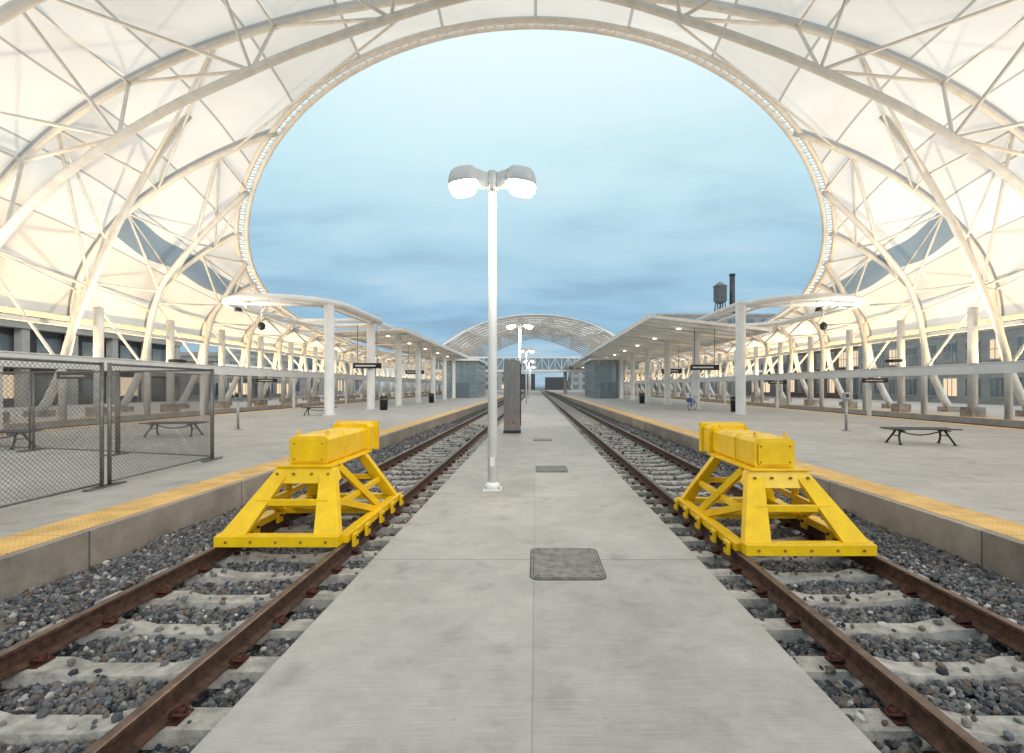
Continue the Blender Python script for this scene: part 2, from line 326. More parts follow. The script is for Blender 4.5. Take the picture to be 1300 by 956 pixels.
# ---------------------------------------------------------------- buffer stops
def buffer_stop(cx,y0):
    b=B([M_yel,M_dark,M_yeld])
    b.box(-.745,.745,0,.16,.002,.13)
    for s in (-1,1):
        b.box(s*.735-.07,s*.735+.07,.16,2.55,.002,.10)
        for v in (.3,.75,1.35,1.9,2.4):
            b.box(s*.755-.11,s*.755-.072,v-.07,v+.07,-.07,.09); b.box(s*.755+.072,s*.755+.11,v-.07,v+.07,-.07,.09)
            for q in (-1,1): b.cyl((s*.755+q*.108,v,.03),(s*.755+q*.135,v,.03),.022,6,1)
        def leg(a,c,w0,d0,w1,d1):
            a=Vector(a);c=Vector(c)
            b.hull([a+Vector((-w0/2,-d0/2,0)),a+Vector((w0/2,-d0/2,0)),a+Vector((w0/2,d0/2,0)),a+Vector((-w0/2,d0/2,0)),
                    c+Vector((-w1/2,-d1/2,0)),c+Vector((w1/2,-d1/2,0)),c+Vector((w1/2,d1/2,0)),c+Vector((-w1/2,d1/2,0))])
        leg((s*.57,.14,.13),(s*.30,.80,.80),.31,.12,.20,.14)
        leg((s*.66,2.42,.10),(s*.30,2.05,.84),.20,.13,.15,.14)
        b.beam((s*.47,.50,.46),(s*.70,1.45,.10),.09,.09)
        b.beam((s*.34,1.0,.82),(s*.70,1.65,.10),.09,.09)
        b.beam((s*.50,.42,.36),(s*.52,2.2,.40),.06,.08)
    b.box(-.46,.46,.40,.46,.40,.48); b.box(-.50,.50,2.22,2.28,.40,.48)
    b.beam((-.5,.5,.42),(.62,1.6,.10),.07,.06); b.beam((.5,.5,.42),(-.62,1.6,.10),.07,.06)
    b.box(-.73,.73,1.50,1.62,.02,.098)
    b.box(-.73,.73,2.43,2.55,.02,.10)
    b.hull([(-.48,.64,.64),(.48,.64,.64),(.45,.86,.68),(-.45,.86,.68),(-.36,.74,.86),(.36,.74,.86),(.36,.95,.86),(-.36,.95,.86)])
    b.box(-.38,.38,.70,2.3,.842,.868)
    pr=[(-.25,.87),(.25,.87),(.27,.90),(.27,1.20),(.22,1.25),(-.22,1.25),(-.27,1.20),(-.27,.90)]
    b.extr(pr,.86,2.35,0)
    b.extr([(x*1.06,(z-1.06)*1.05+1.06) for x,z in pr],1.44,1.49,0)
    b.extr([(x*1.20,(z-1.06)*1.25+1.075) for x,z in pr],2.352,2.62,0)
    b.box(-.36,.36,2.62,2.74,.84,1.33)
    b.box(-.33,.33,2.742,2.79,.89,1.28,1)
    b.extr([(x*.82,(z-1.06)*.82+1.06) for x,z in pr],.835,.859,0)
    for v in (.98,2.2): 
        for u in (-.2,.2):
            pts=[(u,v+.035*math.cos(a),1.26+.035*math.sin(a)+.02) for a in [math.radians(x) for x in range(0,360,36)]]
            b.tube(pts,.012,6,0,closed=True,ref=(1,0,0))
    for u in (-.34,-.12,.12,.34):
        b.cyl((u,.655,.765),(u,.69,.765),.018,6,2)
    for u in (-.6,-.3,0,.3,.6): b.cyl((u,-.012,.065),(u,.0,.065),.02,6,2)
    for u in (-.19,.19):
        for z in (.94,1.15): b.cyl((u,.822,z),(u,.835,z),.014,6,2)
    b.build('buffer_stop',loc=(cx,y0,0),bevel=.012)
buffer_stop(CX[-1],5.80); buffer_stop(CX[1],5.50)

# ---------------------------------------------------------------- street lamps
def lamp(x,y,light=True):
    par=empty('street_lamp',(x,y,0))
    b=B([M_white,M_lens,M_galv,M_hood])
    b.box(-.17,.17,-.17,.17,0,.03,0); b.tube([(0,0,.03),(0,0,.10),(0,0,.14)],[.15,.14,.10],20,0)
    for a in (-1,1):
        for c in (-1,1): b.cyl((a*.13,c*.13,.03),(a*.13,c*.13,.075),.014,6,2)
    b.tube([(0,0,.1),(0,0,2.5),(0,0,5.75)],[.096,.085,.068],20,0)
    b.box(-.04,.04,-.098,-.08,.45,.62,0)
    b.tube([(0,0,5.60),(0,0,5.64),(0,0,5.95),(0,0,5.97)],[.09,.10,.10,.09],16,3)
    for s in (-1,1):
        P=[(.08,-.08,5.66),(.34,-.12,5.72),(.34,.12,5.72),(.08,.08,5.66),(.08,-.07,5.93),(.34,-.13,6.0),(.34,.13,6.0),(.08,.07,5.93)]
        if s<0: P=[(-p[0],p[1],p[2]) for p in (P[1],P[0],P[3],P[2],P[5],P[4],P[7],P[6])]
        b.hull(P,3)
        o=len(b.v); N=32; cxh=s*.54
        rings=[(5.72,.275,.25),(5.76,.285,.265),(5.86,.275,.255),(5.95,.25,.23),(6.01,.20,.18),(6.03,.10,.09)]
        for z,rx,ry in rings:
            for k in range(N):
                a=2*math.pi*k/N; c,d=math.cos(a),math.sin(a)
                px=math.copysign(abs(c)**.62,c)*rx; py=math.copysign(abs(d)**.62,d)*ry
                b.v.append((cxh+px,py,z-(px*s)*.16))
        for i in range(len(rings)-1):
            for k in range(N):
                k2=(k+1)%N; b.f.append((o+i*N+k,o+i*N+k2,o+(i+1)*N+k2,o+(i+1)*N+k)); b.mi.append(3); b.sm.append(True)
        b.f.append(tuple(o+(len(rings)-1)*N+k for k in range(N))); b.mi.append(3); b.sm.append(True)
        o=len(b.v); lr=[(5.725,.265,.24),(5.66,.255,.23),(5.57,.21,.19),(5.53,.09,.08)]
        for z,rx,ry in lr:
            for k in range(N):
                a=2*math.pi*k/N; c,d=math.cos(a),math.sin(a)
                px=math.copysign(abs(c)**.75,c)*rx; b.v.append((cxh+px,math.copysign(abs(d)**.75,d)*ry,z-(px*s)*.16))
        for i in range(3):
            for k in range(N):
                k2=(k+1)%N; b.f.append((o+i*N+k2,o+i*N+k,o+(i+1)*N+k,o+(i+1)*N+k2)); b.mi.append(1); b.sm.append(True)
        b.f.append(tuple(o+3*N+k for k in reversed(range(N)))); b.mi.append(1); b.sm.append(True)
    if light:
        L=bpy.data.lights.new('lamp_bulb','SPOT'); L.energy=300; L.color=(1,.86,.64); L.spot_size=math.radians(155); L.spot_blend=.7; L.shadow_soft_size=.35
        lo=bpy.data.objects.new('lamp_bulb',L); lo.location=(0,-.15,5.45); lo.parent=par; scene.collection.objects.link(lo)
    b.build('lamp_body',parent=par)
lamp(-.81,9.1)
for y in (30,51,72,93): lamp(-.98,y,light=(y<40))

# ---------------------------------------------------------------- kiosk, hatches
b=B([M_stain,M_dark,M_red,M_bconc])
b.box(-.36,.36,-.3,.3,0,.12,1); b.box(-.34,.34,-.28,.28,.12,3.0,0); b.box(-.345,.345,-.06,.06,.14,3.03,1); b.box(-.02,.12,-.285,-.281,.40,.48,2); b.box(-.20,-.10,-.285,-.281,.40,.48,2)
b.box(.341,.37,-.2,.2,.3,2.9,1); b.box(-.30,.30,-.284,-.281,2.2,2.205,1); b.box(-.30,.30,-.284,-.281,.9,.905,1)
b.build('information_kiosk',loc=(-.98,20.3,0),bevel=.008)
def hatch(x0,x1,y0,y1):
    b=B([M_hatch,M_dark,M_kerb])
    cx,cy=(x0+x1)/2,(y0+y1)/2; w,d=(x1-x0)/2,(y1-y0)/2
    def rr(w,d,r,z,n=5):
        out=[]
        for (sx,sy,a0) in ((1,1,0),(-1,1,90),(-1,-1,180),(1,-1,270)):
            for i in range(n+1):
                a=math.radians(a0+90*i/n); out.append((cx+sx*(w-r)+r*math.cos(a),cy+sy*(d-r)+r*math.sin(a),z))
        return out
    def slab(w,d,r,z0,z1,m):
        A=rr(w,d,r,z0);C=rr(w,d,r,z1);o=len(b.v);n=len(A); b.v+=A+C
        for k in range(n): b.f.append((o+k,o+(k+1)%n,o+n+(k+1)%n,o+n+k)); b.mi.append(m); b.sm.append(False)
        b.f.append(tuple(o+n+k for k in range(n))); b.mi.append(m); b.sm.append(False)
    slab(w,d,.10,-.01,.004,1); slab(w-.012,d-.012,.09,-.01,.008,0); slab(w-.035,d-.035,.075,0,.0095,1); slab(w-.042,d-.042,.07,0,.013,0)
    b.box(cx-.035,cx+.035,cy-.004,cy+.004,.0131,.0145,1); b.box(cx-.006,cx+.006,cy-.11,cy-.07,.0131,.0145,1); b.box(cx-.006,cx+.006,cy+.1,cy+.15,.0131,.0145,1)
    for sx in (-1,1):
        for sy in (-1,1): b.cyl((cx+sx*(w-.09),cy+sy*(d-.09),.01),(cx+sx*(w-.09),cy+sy*(d-.09),.0155),.014,8,1)
    b.build('utility_hatch')
hatch(-.06,.72,4.82,5.78); hatch(0,.74,10.9,11.8); hatch(-.1,.6,17.2,17.9)

# ---------------------------------------------------------------- canopy
XW=27.; ZB=4.+CAMZ; Y0,Y1=5.,172.; YM=74.; RY=24.2
_yt=np.array([0,5,14,20,25,28,33.5,42,53,64,74]); _ht=np.array([15.2,15.2,15.0,14.8,14.4,13.2,10.4,7.,4.6,3.4,3.])
_g=np.arange(-30,95,.25); _h=np.interp(_g,_yt,_ht); _k=np.exp(-.5*(np.arange(-8,8.1,.25)/1.4)**2); _k/=_k.sum()
_hp=np.pad(_h,len(_k)//2,mode='edge'); _hs=np.convolve(_hp,_k,mode='valid')
def H(y):
    if y>YM: y=2*YM-y
    return float(np.interp(y,_g,_hs))
def XR(y):
    if y>YM: y=2*YM-y
    if y<=RY: return 0.
    q=(y-RY)/(YM-RY); return 24.*(1-(1-q)**6.5)**(1/1.955)
RIB0,RS=28-4*5.5,5.5
def THR(y): return math.acos(min(1,XR(y)/XW))
def S(y,th,off=0.,dip=True):
    h=H(y); d=0
    if dip:
        d=.42*math.sin(math.pi*(y-RIB0)/RS)**2*min(1,max(0,math.sin(th))*2)*min(1,max(0,(THR(y)-th)*2.5))
    o=off+d
    return Vector(((XW-o*.9)*math.cos(th),y,ZB+(h-o)*math.sin(th)))
can=empty('train_hall_canopy')
ys=list(np.arange(Y0-.0,24.1,.5))+list(RY+np.array([0,.02,.06,.12,.2,.32,.5,.75,1.05,1.4,1.8,2.2,2.6,3.1]))+list(np.arange(28,74.1,.6875))
ys=sorted(set([round(float(y),4) for y in ys])); ys=ys+[round(2*YM-y,4) for y in reversed(ys) if y<YM-.01]+[144+k for k in range(0,29,2)]
ys=sorted(set(y for y in ys if y<=Y1))
NS=36
V=[];UV=[];F=[]
for side in (1,-1):
    o=len(V)
    for y in ys:
        tr=THR(y)
        for k in range(NS+1):
            th=tr*k/NS; p=S(y,th); V.append((p.x*side,p.y,p.z)); UV.append((th/(math.pi/2)*9+.0, (y-RIB0)/RS))
    for i in range(len(ys)-1):
        for k in range(NS):
            a=o+i*(NS+1)+k; f=(a,a+1,a+NS+2,a+NS+1); F.append(f if side<0 else f[::-1])
me=bpy.data.meshes.new('membrane'); me.from_pydata(V,[],F); me.materials.append(M_mem)
me.polygons.foreach_set('use_smooth',[True]*len(F))
uvl=me.uv_layers.new(name='UVMap'); li=np.empty(len(me.loops),dtype=np.int32); me.loops.foreach_get('vertex_index',li)
uvl.data.foreach_set('uv',np.array(UV,dtype=np.float32)[li].reshape(-1)); me.update()
ob=bpy.data.objects.new('membrane',me); scene.collection.objects.link(ob); ob.parent=can

b=B([M_steelw,M_rimlit,M_kerb])
ribs=[RIB0+RS*i for i in range(0,40) if RIB0+RS*i<Y1-1]
def mir(pts): return [(-p[0],p[1],p[2]) for p in pts]
for y in ribs:
    tr=THR(y) 
    pts=[tuple(S(y,tr*k/28,.25,False)) for k in range(29)]
    r=.15
    if tr>1.569:
        full=pts+[(-p[0],p[1],p[2]) for p in reversed(pts[:-1])]
        b.tube(full,r,10,0,ref=(0,1,0))
    else:
        b.tube(pts,r,10,0,ref=(0,1,0)); b.tube(mir(pts),r,10,0,ref=(0,1,0))
for y in (Y0,Y1):
    pts=[tuple(S(y,math.pi*k/60,.1,False)) for k in range(61)]; b.tube(pts,.22,12,0,ref=(0,1,0))
_cx=[0,3.9,7,10.3,14.8,18,20,21.9,23.4,24.7]; _cz=[16.6,15.7,14.7,13.5,11.5,9.6,8.1,6.1,3.9,1.0]
def chordpts(n):
    xs=np.linspace(0,24.7,200); zs=np.interp(xs,_cx,_cz)
    k=np.exp(-.5*(np.arange(-12,13)/5.)**2); k/=k.sum(); zp=np.concatenate([zs[12:0:-1],zs,zs[-1]+ (zs[-1]-zs[-2:-14:-1])]); zs=np.convolve(zp,k,mode='valid')
    d=np.concatenate([[0],np.cumsum(np.hypot(np.diff(xs),np.diff(zs)))]); t=np.linspace(d[-1],0,n)
    return np.interp(t,d,xs),np.interp(t,d,zs)
CXs,CZs=chordpts(101)
NN=5
def inner(y,t,tr,stop=1.0):
    if tr>1.569:
        return Vector((float(np.interp(t,np.linspace(0,1,101),CXs)),y,CAMZ+float(np.interp(t,np.linspace(0,1,101),CZs))))
    th=t*tr; p=S(y,th,.3,False)
    u=min(1,t/stop)
    dep=min(2.0 if stop==1 else 3.0,.25*H(y))*math.sin(math.pi*min(1,u*.78+.22))
    n=Vector((math.cos(th),0,math.sin(th)*1.2)).normalized()
    q=p-n*dep
    w=max(0,1-t*2.5); w=w*w*(3-2*w)
    return Vector((q.x*(1-w)+24.7*w,y,q.z*(1-w)+(CAMZ+1.0)*w))
mids=[y+RS/2 for y in ribs[:-1]]
for y in mids:
    tr=THR(y); full=tr>1.569
    stop=1.0
    if 24<y<27 or 2*YM-27<y<2*YM-24: stop=.66
    n=36; pts=[tuple(inner(y,stop*k/n,tr,stop)) for k in range(n+1)]
    base=(24.7,y,.2)
    for sgn in (1,-1):
        P=[(p[0]*sgn,p[1],p[2]) for p in [base]+pts]
        b.tube(P,.17,10,0,ref=(0,1,0))
        if 50<y<98: nn=2
        else: nn=NN if full else max(2,int(round(NN*tr/(math.pi/2))))
        for i in range(nn+1):
            ta=i/nn
            if ta>stop: continue
            a=inner(y,ta,tr,stop)
            a=Vector((a.x*sgn,a.y,a.z))
            for dy in (-RS/2,RS/2):
                yr=y+dy
                if yr<Y0 or yr>Y1: continue
                t2=THR(yr)
                for dd in (-.5,.5):
                    u=(i+dd)/nn
                    if u<0 or u>1: continue
                    q=S(yr,t2*u,.25,False); q=Vector((q.x*sgn,q.y,q.z))
                    b.tube([a,q],.075,6,0,cap=False)
        for i in range(nn+1):
            u=(i+.5)/nn
            if u>1: continue
            q0=S(y-RS/2,THR(y-RS/2)*u,.3,False); q1=S(y+RS/2,THR(y+RS/2)*u,.3,False)
            if q1.y<Y1: b.tube([(q0.x*sgn,q0.y,q0.z),(q1.x*sgn,q1.y,q1.z)],.06,6,0,cap=False)
yl=[y for y in ys if RY<=y<=2*YM-RY]
base=[S(y,THR(y),0,False) for y in yl]
loop=[Vector(p) for p in base]+[Vector((-p.x,p.y,p.z)) for p in reversed(base[1:-1])]
def resample(L,n):
    L2=L+[L[0]]; d=[0]
    for i in range(1,len(L2)): d.append(d[-1]+(L2[i]-L2[i-1]).length)
    tot=d[-1]; out=[]; j=0
    for k in range(n):
        t=tot*k/n
        while d[j+1]<t: j+=1
        f=(t-d[j])/(d[j+1]-d[j]+1e-9); out.append(L2[j].lerp(L2[j+1],f))
    return out
NR=520
R=resample(loop,NR)
for it in range(4): R=[(R[i-1]+R[i]*2+R[(i+1)%NR])/4 for i in range(NR)]
inn=[];out_=[]
for i in range(NR):
    t=(R[(i+1)%NR]-R[i-1]).normalized(); nrm=t.cross(Vector((0,0,1))); nrm.z=0; nrm.normalize()
    c=Vector((0,min(max(R[i].y,45),2*YM-45),R[i].z))-R[i]
    if nrm.dot(c)<0: nrm=-nrm
    inn.append(R[i]+nrm*.45+Vector((0,0,.02))); out_.append(R[i]+Vector((0,0,-.12))-nrm*.15)
b.tube(inn,.15,8,0,closed=True); b.tube(out_,.15,8,0,closed=True)
for i in range(0,NR):
    b.tube([inn[i],out_[i]],.035,4,0,cap=False)
for i in range(0,NR):
    j=(i+1)%NR
    a=inn[i].lerp(inn[j],.15);c=inn[i].lerp(inn[j],.85);d=out_[i].lerp(out_[j],.85);e=out_[i].lerp(out_[j],.15)
    up=Vector((0,0,.14)); a2=a.lerp(e,.3)+up;c2=c.lerp(d,.3)+up;d2=d.lerp(c,.15)+up+Vector((0,0,.1));e2=e.lerp(a,.15)+up+Vector((0,0,.1))
    b.quad([a2,c2,d2,e2],1)
b.build('steel_frame',parent=can)
b=B([M_steelw,M_kerb])
for y in ribs:
    for s in (-1,1):
        pts=[]
        for k in range(9):
            t=k/8; pts.append((s*(26.8+1.9*t**1.8),y,(ZB+.1)*(1-t)+.35*t))
        b.tube(pts,[.19+.05*t/8 for t in range(9)],12,0,ref=(0,1,0))
        b.box(s*28.7-.5,s*28.7+.5,y-.45,y+.45,.19,.55,1)
        b.tube([(s*25.3,y,.2),(s*25.3,y,ZB+.6)],.24,14,0)
        b.box(s*25.3-.4,s*25.3+.4,y-.4,y+.4,.19,.75,1)
        b.beam((s*25.3,y,ZB-.6),(s*27,y,ZB-.2),.2,.25,0)
for s in (-1,1):
    b.box(s*26.9-.14,s*26.9+.14,ribs[0],ribs[-1],ZB-.22,ZB+.05,0)
    b.box(s*25.3-.1,s*25.3+.1,ribs[0],ribs[-1],ZB-.75,ZB-.52,0)
b.build('columns',parent=can)
b=B([M_dark])
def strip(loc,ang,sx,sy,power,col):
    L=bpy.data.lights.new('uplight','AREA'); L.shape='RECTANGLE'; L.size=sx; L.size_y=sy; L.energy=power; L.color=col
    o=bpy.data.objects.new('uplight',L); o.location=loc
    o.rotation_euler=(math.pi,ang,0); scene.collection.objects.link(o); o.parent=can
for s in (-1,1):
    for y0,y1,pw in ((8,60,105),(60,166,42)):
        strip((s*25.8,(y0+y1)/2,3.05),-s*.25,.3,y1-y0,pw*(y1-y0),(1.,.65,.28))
    b.box(s*25.8-.2,s*25.8+.2,8,166,2.85,3.0)
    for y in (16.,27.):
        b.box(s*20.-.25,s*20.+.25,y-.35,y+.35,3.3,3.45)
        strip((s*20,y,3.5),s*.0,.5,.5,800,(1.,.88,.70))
b.build('uplight_housings',parent=can)

# ---------------------------------------------------------------- long side beams
for s,zt,zb in ((-1,3.22,2.68),(1,2.95,2.5)):
    b=B([M_white,M_galv]); b.box(s*20-.16,s*20+.16,4,150,zb,zt,0); b.box(s*20-.2,s*20+.2,4,150,zt,zt+.05,0)
    y=7.
    while y<150: b.box(s*20-.09,s*20+.09,y-.09,y+.09,.2,zb,0); y+=11.
    b.build('overhead_beam',bevel=.02)

# ---------------------------------------------------------------- platform canopies
def pcanopy(side,cxr,rad,ringz,colX,cys,roof):
    b=B([M_white,M_panel,M_down,M_dark])
    yc=27.4+rad; L=6.
    def oval(r,z):
        pts=[]
        for k in range(25):
            a=math.radians(180+180*k/24); pts.append((cxr+r*math.cos(a),yc+r*math.sin(a),z))
        for k in range(25):
            a=math.radians(180*k/24); pts.append((cxr+r*math.cos(a),yc+L+r*math.sin(a),z))
        return pts
    b.tube(oval(rad,ringz),.2,12,0,closed=True); b.tube(oval(rad-1.0,ringz-.12),.09,8,0,closed=True)
    for k in range(0,50,4):
        A=oval(rad,ringz)[k];C=oval(rad-1.0,ringz-.12)[k]; b.tube([A,C],.05,6,0)
    x0,z0,x1,z1,ys0,ys1=roof
    for y in cys:
        b.tube([(colX,y,.2),(colX,y,.35),(colX,y,ringz-.15)],[.34,.29,.29],20,0)
        b.tube([(colX,y,.2),(colX,y,.26)],.42,20,0)
        xe=cxr+(cxr-colX)*.95
        if y<ys0+2: b.tube([(colX,y,ringz-.1),(xe,y,ringz-.02)],[.18,.1],10,0)
        else:
            f=lambda x:(z0+(z1-z0)*(x-x0)/(x1-x0))-.28
            b.tube([(x0,y,f(x0)),(colX,y,f(colX)-.1),(x1,y,f(x1))],[.07,.16,.07],10,0,ref=(0,1,0))
    b.tube([(cxr-rad if side<0 else cxr+rad,yc+3,ringz),(cxr-rad if side<0 else cxr+rad,ys1,ringz)],.1,8,0)
    b.tube([(colX,cys[0],ringz-.05),(colX,ys1,ringz-.05)],.2,10,0)
    f=lambda x:(z0+(z1-z0)*(x-x0)/(x1-x0))
    o=len(b.v); ny=int((ys1-ys0)/.3)
    for i in range(ny+1):
        y=ys0+i*.3; dz=.03*(i%2)
        b.v+=[(x0,y,z0+dz),(x1,y,z1+dz)]
    for i in range(ny):
        a=o+2*i; b.f.append((a,a+1,a+3,a+2)); b.mi.append(1); b.sm.append(False)
    y=ys0
    while y<ys1:
        b.beam((x0,y,z0-.13),(x1,y,z1-.13),.10,.2,0); y+=1.85
    for t in (0,.33,.66,1):
        x=x0+(x1-x0)*t; b.box(x-.05,x+.05,ys0-.1,ys1,f(x)-.30,f(x)-.235 if 0<t<1 else f(x)+.06,0)
    y=ys0+3
    while y<ys1:
        x=x0+(x1-x0)*.35; b.cyl((x,y,f(x)-.36),(x,y,f(x)-.30),.16,14,2); y+=7.4
    px=cxr+side*(rad-1.3); 
    b.tube([(px,31.5,ringz),(px,31.5,ringz-.9)],.04,8,0); b.tube([(px,31.5,ringz-.9),(px,31.5,ringz-1.05),(px,31.5,ringz-1.3),(px,31.5,ringz-1.42)],[.1,.22,.2,.06],14,3)
    b.tube([(px,31.5,ringz-.2),(px+.3,31.5,ringz+.05),(px+.2,31.5,ringz+.45)],.05,6,0)
    b.tube([(px-.9,30.5,ringz-.1),(px-.9,30.5,ringz-.35)],[.15,.24],14,3)
    b.build('platform_canopy')
pcanopy(-1,-15.6,3.55,7.03,-12.5,[29.3+7.4*i for i in range(12)],(-11.2,6.95,-17.5,6.7,41,112))
pcanopy(1,16.5,3.55,7.03,12.5,[29.5+8.2*i for i in range(11)],(7.9,6.95,16.2,6.0,33.5,112))

def hsign(x,y,z,w):
    b=B([M_dark,M_white]); b.box(-w/2,w/2,-.06,.06,-.2,.2,0); b.box(-w*.42,w*.30,-.064,-.061,-.05,.05,1)
    b.cyl((-w*.35,0,.2),(-w*.35,0,6.6-z),.02,6,0); b.cyl((w*.35,0,.2),(w*.35,0,6.6-z),.02,6,0); b.build('platform_sign',loc=(x,y,z))
hsign(-12.6,36.2,3.5,2.1); hsign(12.4,35.5,3.35,2.1); hsign(13.5,48,3.5,2.0); hsign(-13,52,3.5,2.)
for x,y in ((20,28.5),(-20,21.),(20,40),(-20,36)):
    b=B([M_dark,M_white]); b.box(-.75,.75,-.05,.05,-.13,.13,0); b.box(-.6,.45,-.054,-.051,-.03,.03,1); b.build('track_sign',loc=(x-.0,y,2.4 if x<0 else 2.3))
# ---------------------------------------------------------------- elevator towers, bridge
def tower(x0,x1,y0,y1,z):
    b=B([M_glassb,M_galv,M_white,M_glass]); b.box(x0,x1,y0,y1,.2,z,0)
    n=5
    for i in range(n+1):
        x=x0+(x1-x0)*i/n; b.box(x-.05,x+.05,y0-.06,y0-.004,.2,z,1)
    m=8
    for i in range(m+1):
        y=y0+(y1-y0)*i/m
        b.box(x0-.06,x0-.004,y-.05,y+.05,.2,z,1); b.box(x1+.004,x1+.06,y-.05,y+.05,.2,z,1)
    for zz in (1.4,2.6,3.8,5.0):
        b.box(x0-.07,x1+.07,y0-.07,y0-.003,zz-.04,zz+.04,1); b.box(x0-.07,x0-.003,y0,y1,zz-.04,zz+.04,1); b.box(x1+.003,x1+.07,y0,y1,zz-.04,zz+.04,1)
    b.box(x0-.4,x1+.4,y0-.5,y1+.3,z,z+.3,2)
    b.box((x0+x1)/2-1.2,(x0+x1)/2+1.2,y0-.09,y0-.072,.2,2.5,3)
    b.build('elevator_tower')
tower(-13.8,-9.,74,86,5.9); tower(8.6,13.2,72,84,5.9)
b=B([M_white,M_glassb,M_galv,M_bconc])
b.box(-24,24,112,116,5.4,5.9,0); b.box(-24,24,112,116,8.5,8.9,0); b.box(-24,24,112.2,112.24,5.9,8.5,1)
for i in range(33): x=-24+1.5*i; b.box(x-.07,x+.07,111.9,112.1,5.9,8.5,0)
for i in range(16):
    x=-24+3*i; b.beam((x,111.8,5.9),(x+1.5,111.8,8.5),.12,.12,0); b.beam((x+1.5,111.8,8.5),(x+3,111.8,5.9),.12,.12,0)
for x in (-20,-7,7,20): b.box(x-.4,x+.4,113.5,114.5,-.4,5.4,3)
b.build('pedestrian_bridge')

# ---------------------------------------------------------------- chain link fence
def fence(name,segs,h=2.15,sp=.075):
    b=B([M_fence])
    for (p0,p1) in segs:
        p0=Vector((*p0,.2));p1=Vector((*p1,.2)); L=(p1-p0).length; t=(p1-p0)/L; up=Vector((0,0,1))
        b.cyl(p0,p0+up*h,.03,10); b.cyl(p1,p1+up*h,.03,10)
        b.cyl(p0+up*(h-.03),p1+up*(h-.03),.022,8); b.cyl(p0+up*.08,p1+up*.08,.018,8)
        z0,z1=.08,h-.03; hh=z1-z0
        k=-hh
        while k<L:
            a,c=max(k,0),min(k+hh,L)
            if c>a+.01:
                b.tube([p0+t*a+up*(z0+a-k),p0+t*c+up*(z0+c-k)],.0034,3,0,cap=False)
                b.tube([p0+t*a+up*(z1-(a-k)),p0+t*c+up*(z1-(c-k))],.0034,3,0,cap=False)
            k+=sp
        for q in (p0,p1):
            b.box(q.x-.05,q.x+.05,q.y-.3,q.y+.3,.2,.235)
    b.build(name)
fence('chain_link_fence',[((-7.2,2.2),(-7.28,5.2)),((-7.29,5.32),(-7.4,8.25)),((-7.42,8.42),(-7.6,11.35))])
fence('chain_link_fence',[((-7.68,11.5),(-10.6,12.3)),((-10.7,12.35),(-13.6,13.1)),((-13.7,13.1),(-16.8,13.9))])

# ---------------------------------------------------------------- benches
def bench(x,y,rot):
    b=B([M_bench,M_dark])
    L=.95
    for i,(yy,zz) in enumerate(((-.30,.455),(-.20,.445),(-.10,.44),(0,.438),(.10,.44),(.20,.445),(.30,.455))):
        b.box(-L,L,yy-.04,yy+.04,zz,zz+.03,0)
    for s in (-1,1):
        u=s*.62
        b.box(u-.025,u+.025,-.33,.33,.40,.437,1)
        for q in (-1,1):
            b.tube([(u,q*.12,.41),(u+s*.06,q*.16,.28),(u+s*.11,q*.26,.12),(u+s*.13,q*.34,.02)],[.036,.03,.028,.032],8,1)
            b.box(u+s*.13-.05,u+s*.13+.05,q*.34-.04,q*.34+.04,0,.02,1)
        b.tube([(u+s*.07,-.17,.26),(u+s*.07,.17,.26)],.018,6,1)
        b.tube([(u,0,.40),(u-s*.35,0,.30),(0,0,.27)],.02,6,1)
    b.build('platform_bench',loc=(x,y,.2),rotz=rot,bevel=.004)
bench(11.6,14.6,math.radians(-6)); bench(-12.7,17.0,math.radians(5)); bench(-15.2,13.6,math.radians(4)); bench(-13.2,29.5,.1)
for x,y in ((12.2,19.),(-12.0,19.5)):
    b=B([M_galv,M_dark]); b.tube([(0,0,0),(0,0,1.25)],.05,12,0); b.tube([(0,0,0),(0,0,.04)],.14,14,0); b.box(-.10,.10,-.07,.07,1.25,1.5,0); b.box(-.07,.07,-.074,-.071,1.3,1.45,1); b.build('ticket_validator_post',loc=(x,y,.2))
for x,y in ((-11.3,36),(13.8,33.5),(-11.2,52),(11,50)):
    b=B([M_dark,M_galv]); b.tube([(0,0,0),(0,0,.9),(0,0,.95),(0,0,1.05)],[.27,.3,.31,.2],18,0); b.tube([(0,0,.8),(0,0,.84)],.315,18,1); b.build('litter_bin',loc=(x,y,.2))
def bicycle(x,y,rot):
    b=B([M_dark,M_blue,M_galv])
    for cx in (-.52,.52):
        pts=[(cx+.33*math.cos(a),0,.34+.33*math.sin(a)) for a in np.linspace(0,2*math.pi,24,endpoint=False)]
        b.tube(pts,.02,6,0,closed=True,ref=(0,1,0))
        for k in range(8):
            a=k*math.pi/4; b.tube([(cx,0,.34),(cx+.32*math.cos(a),0,.34+.32*math.sin(a))],.004,3,2,cap=False)
    for p,q in (((-.52,0,.34),(-.12,0,.32)),((-.52,0,.34),(-.22,0,.78)),((-.12,0,.32),(-.25,0,.85)),((-.22,0,.78),(.36,0,.82)),((-.12,0,.32),(.38,0,.74)),((.52,0,.34),(.34,0,.95))):
        b.tube([p,q],.022,8,1)
    b.tube([(.30,-.28,1.0),(.36,-.1,.97),(.36,.1,.97),(.30,.28,1.0)],.015,6,0); b.box(-.38,-.14,-.07,.07,.86,.91,0)
    b.box(-.72,-.35,-.16,.16,.62,.85,1)
    b.build('bicycle',loc=(x,y,.2),rotz=rot,bevel=.004)
bicycle(11.5,35.5,.9)

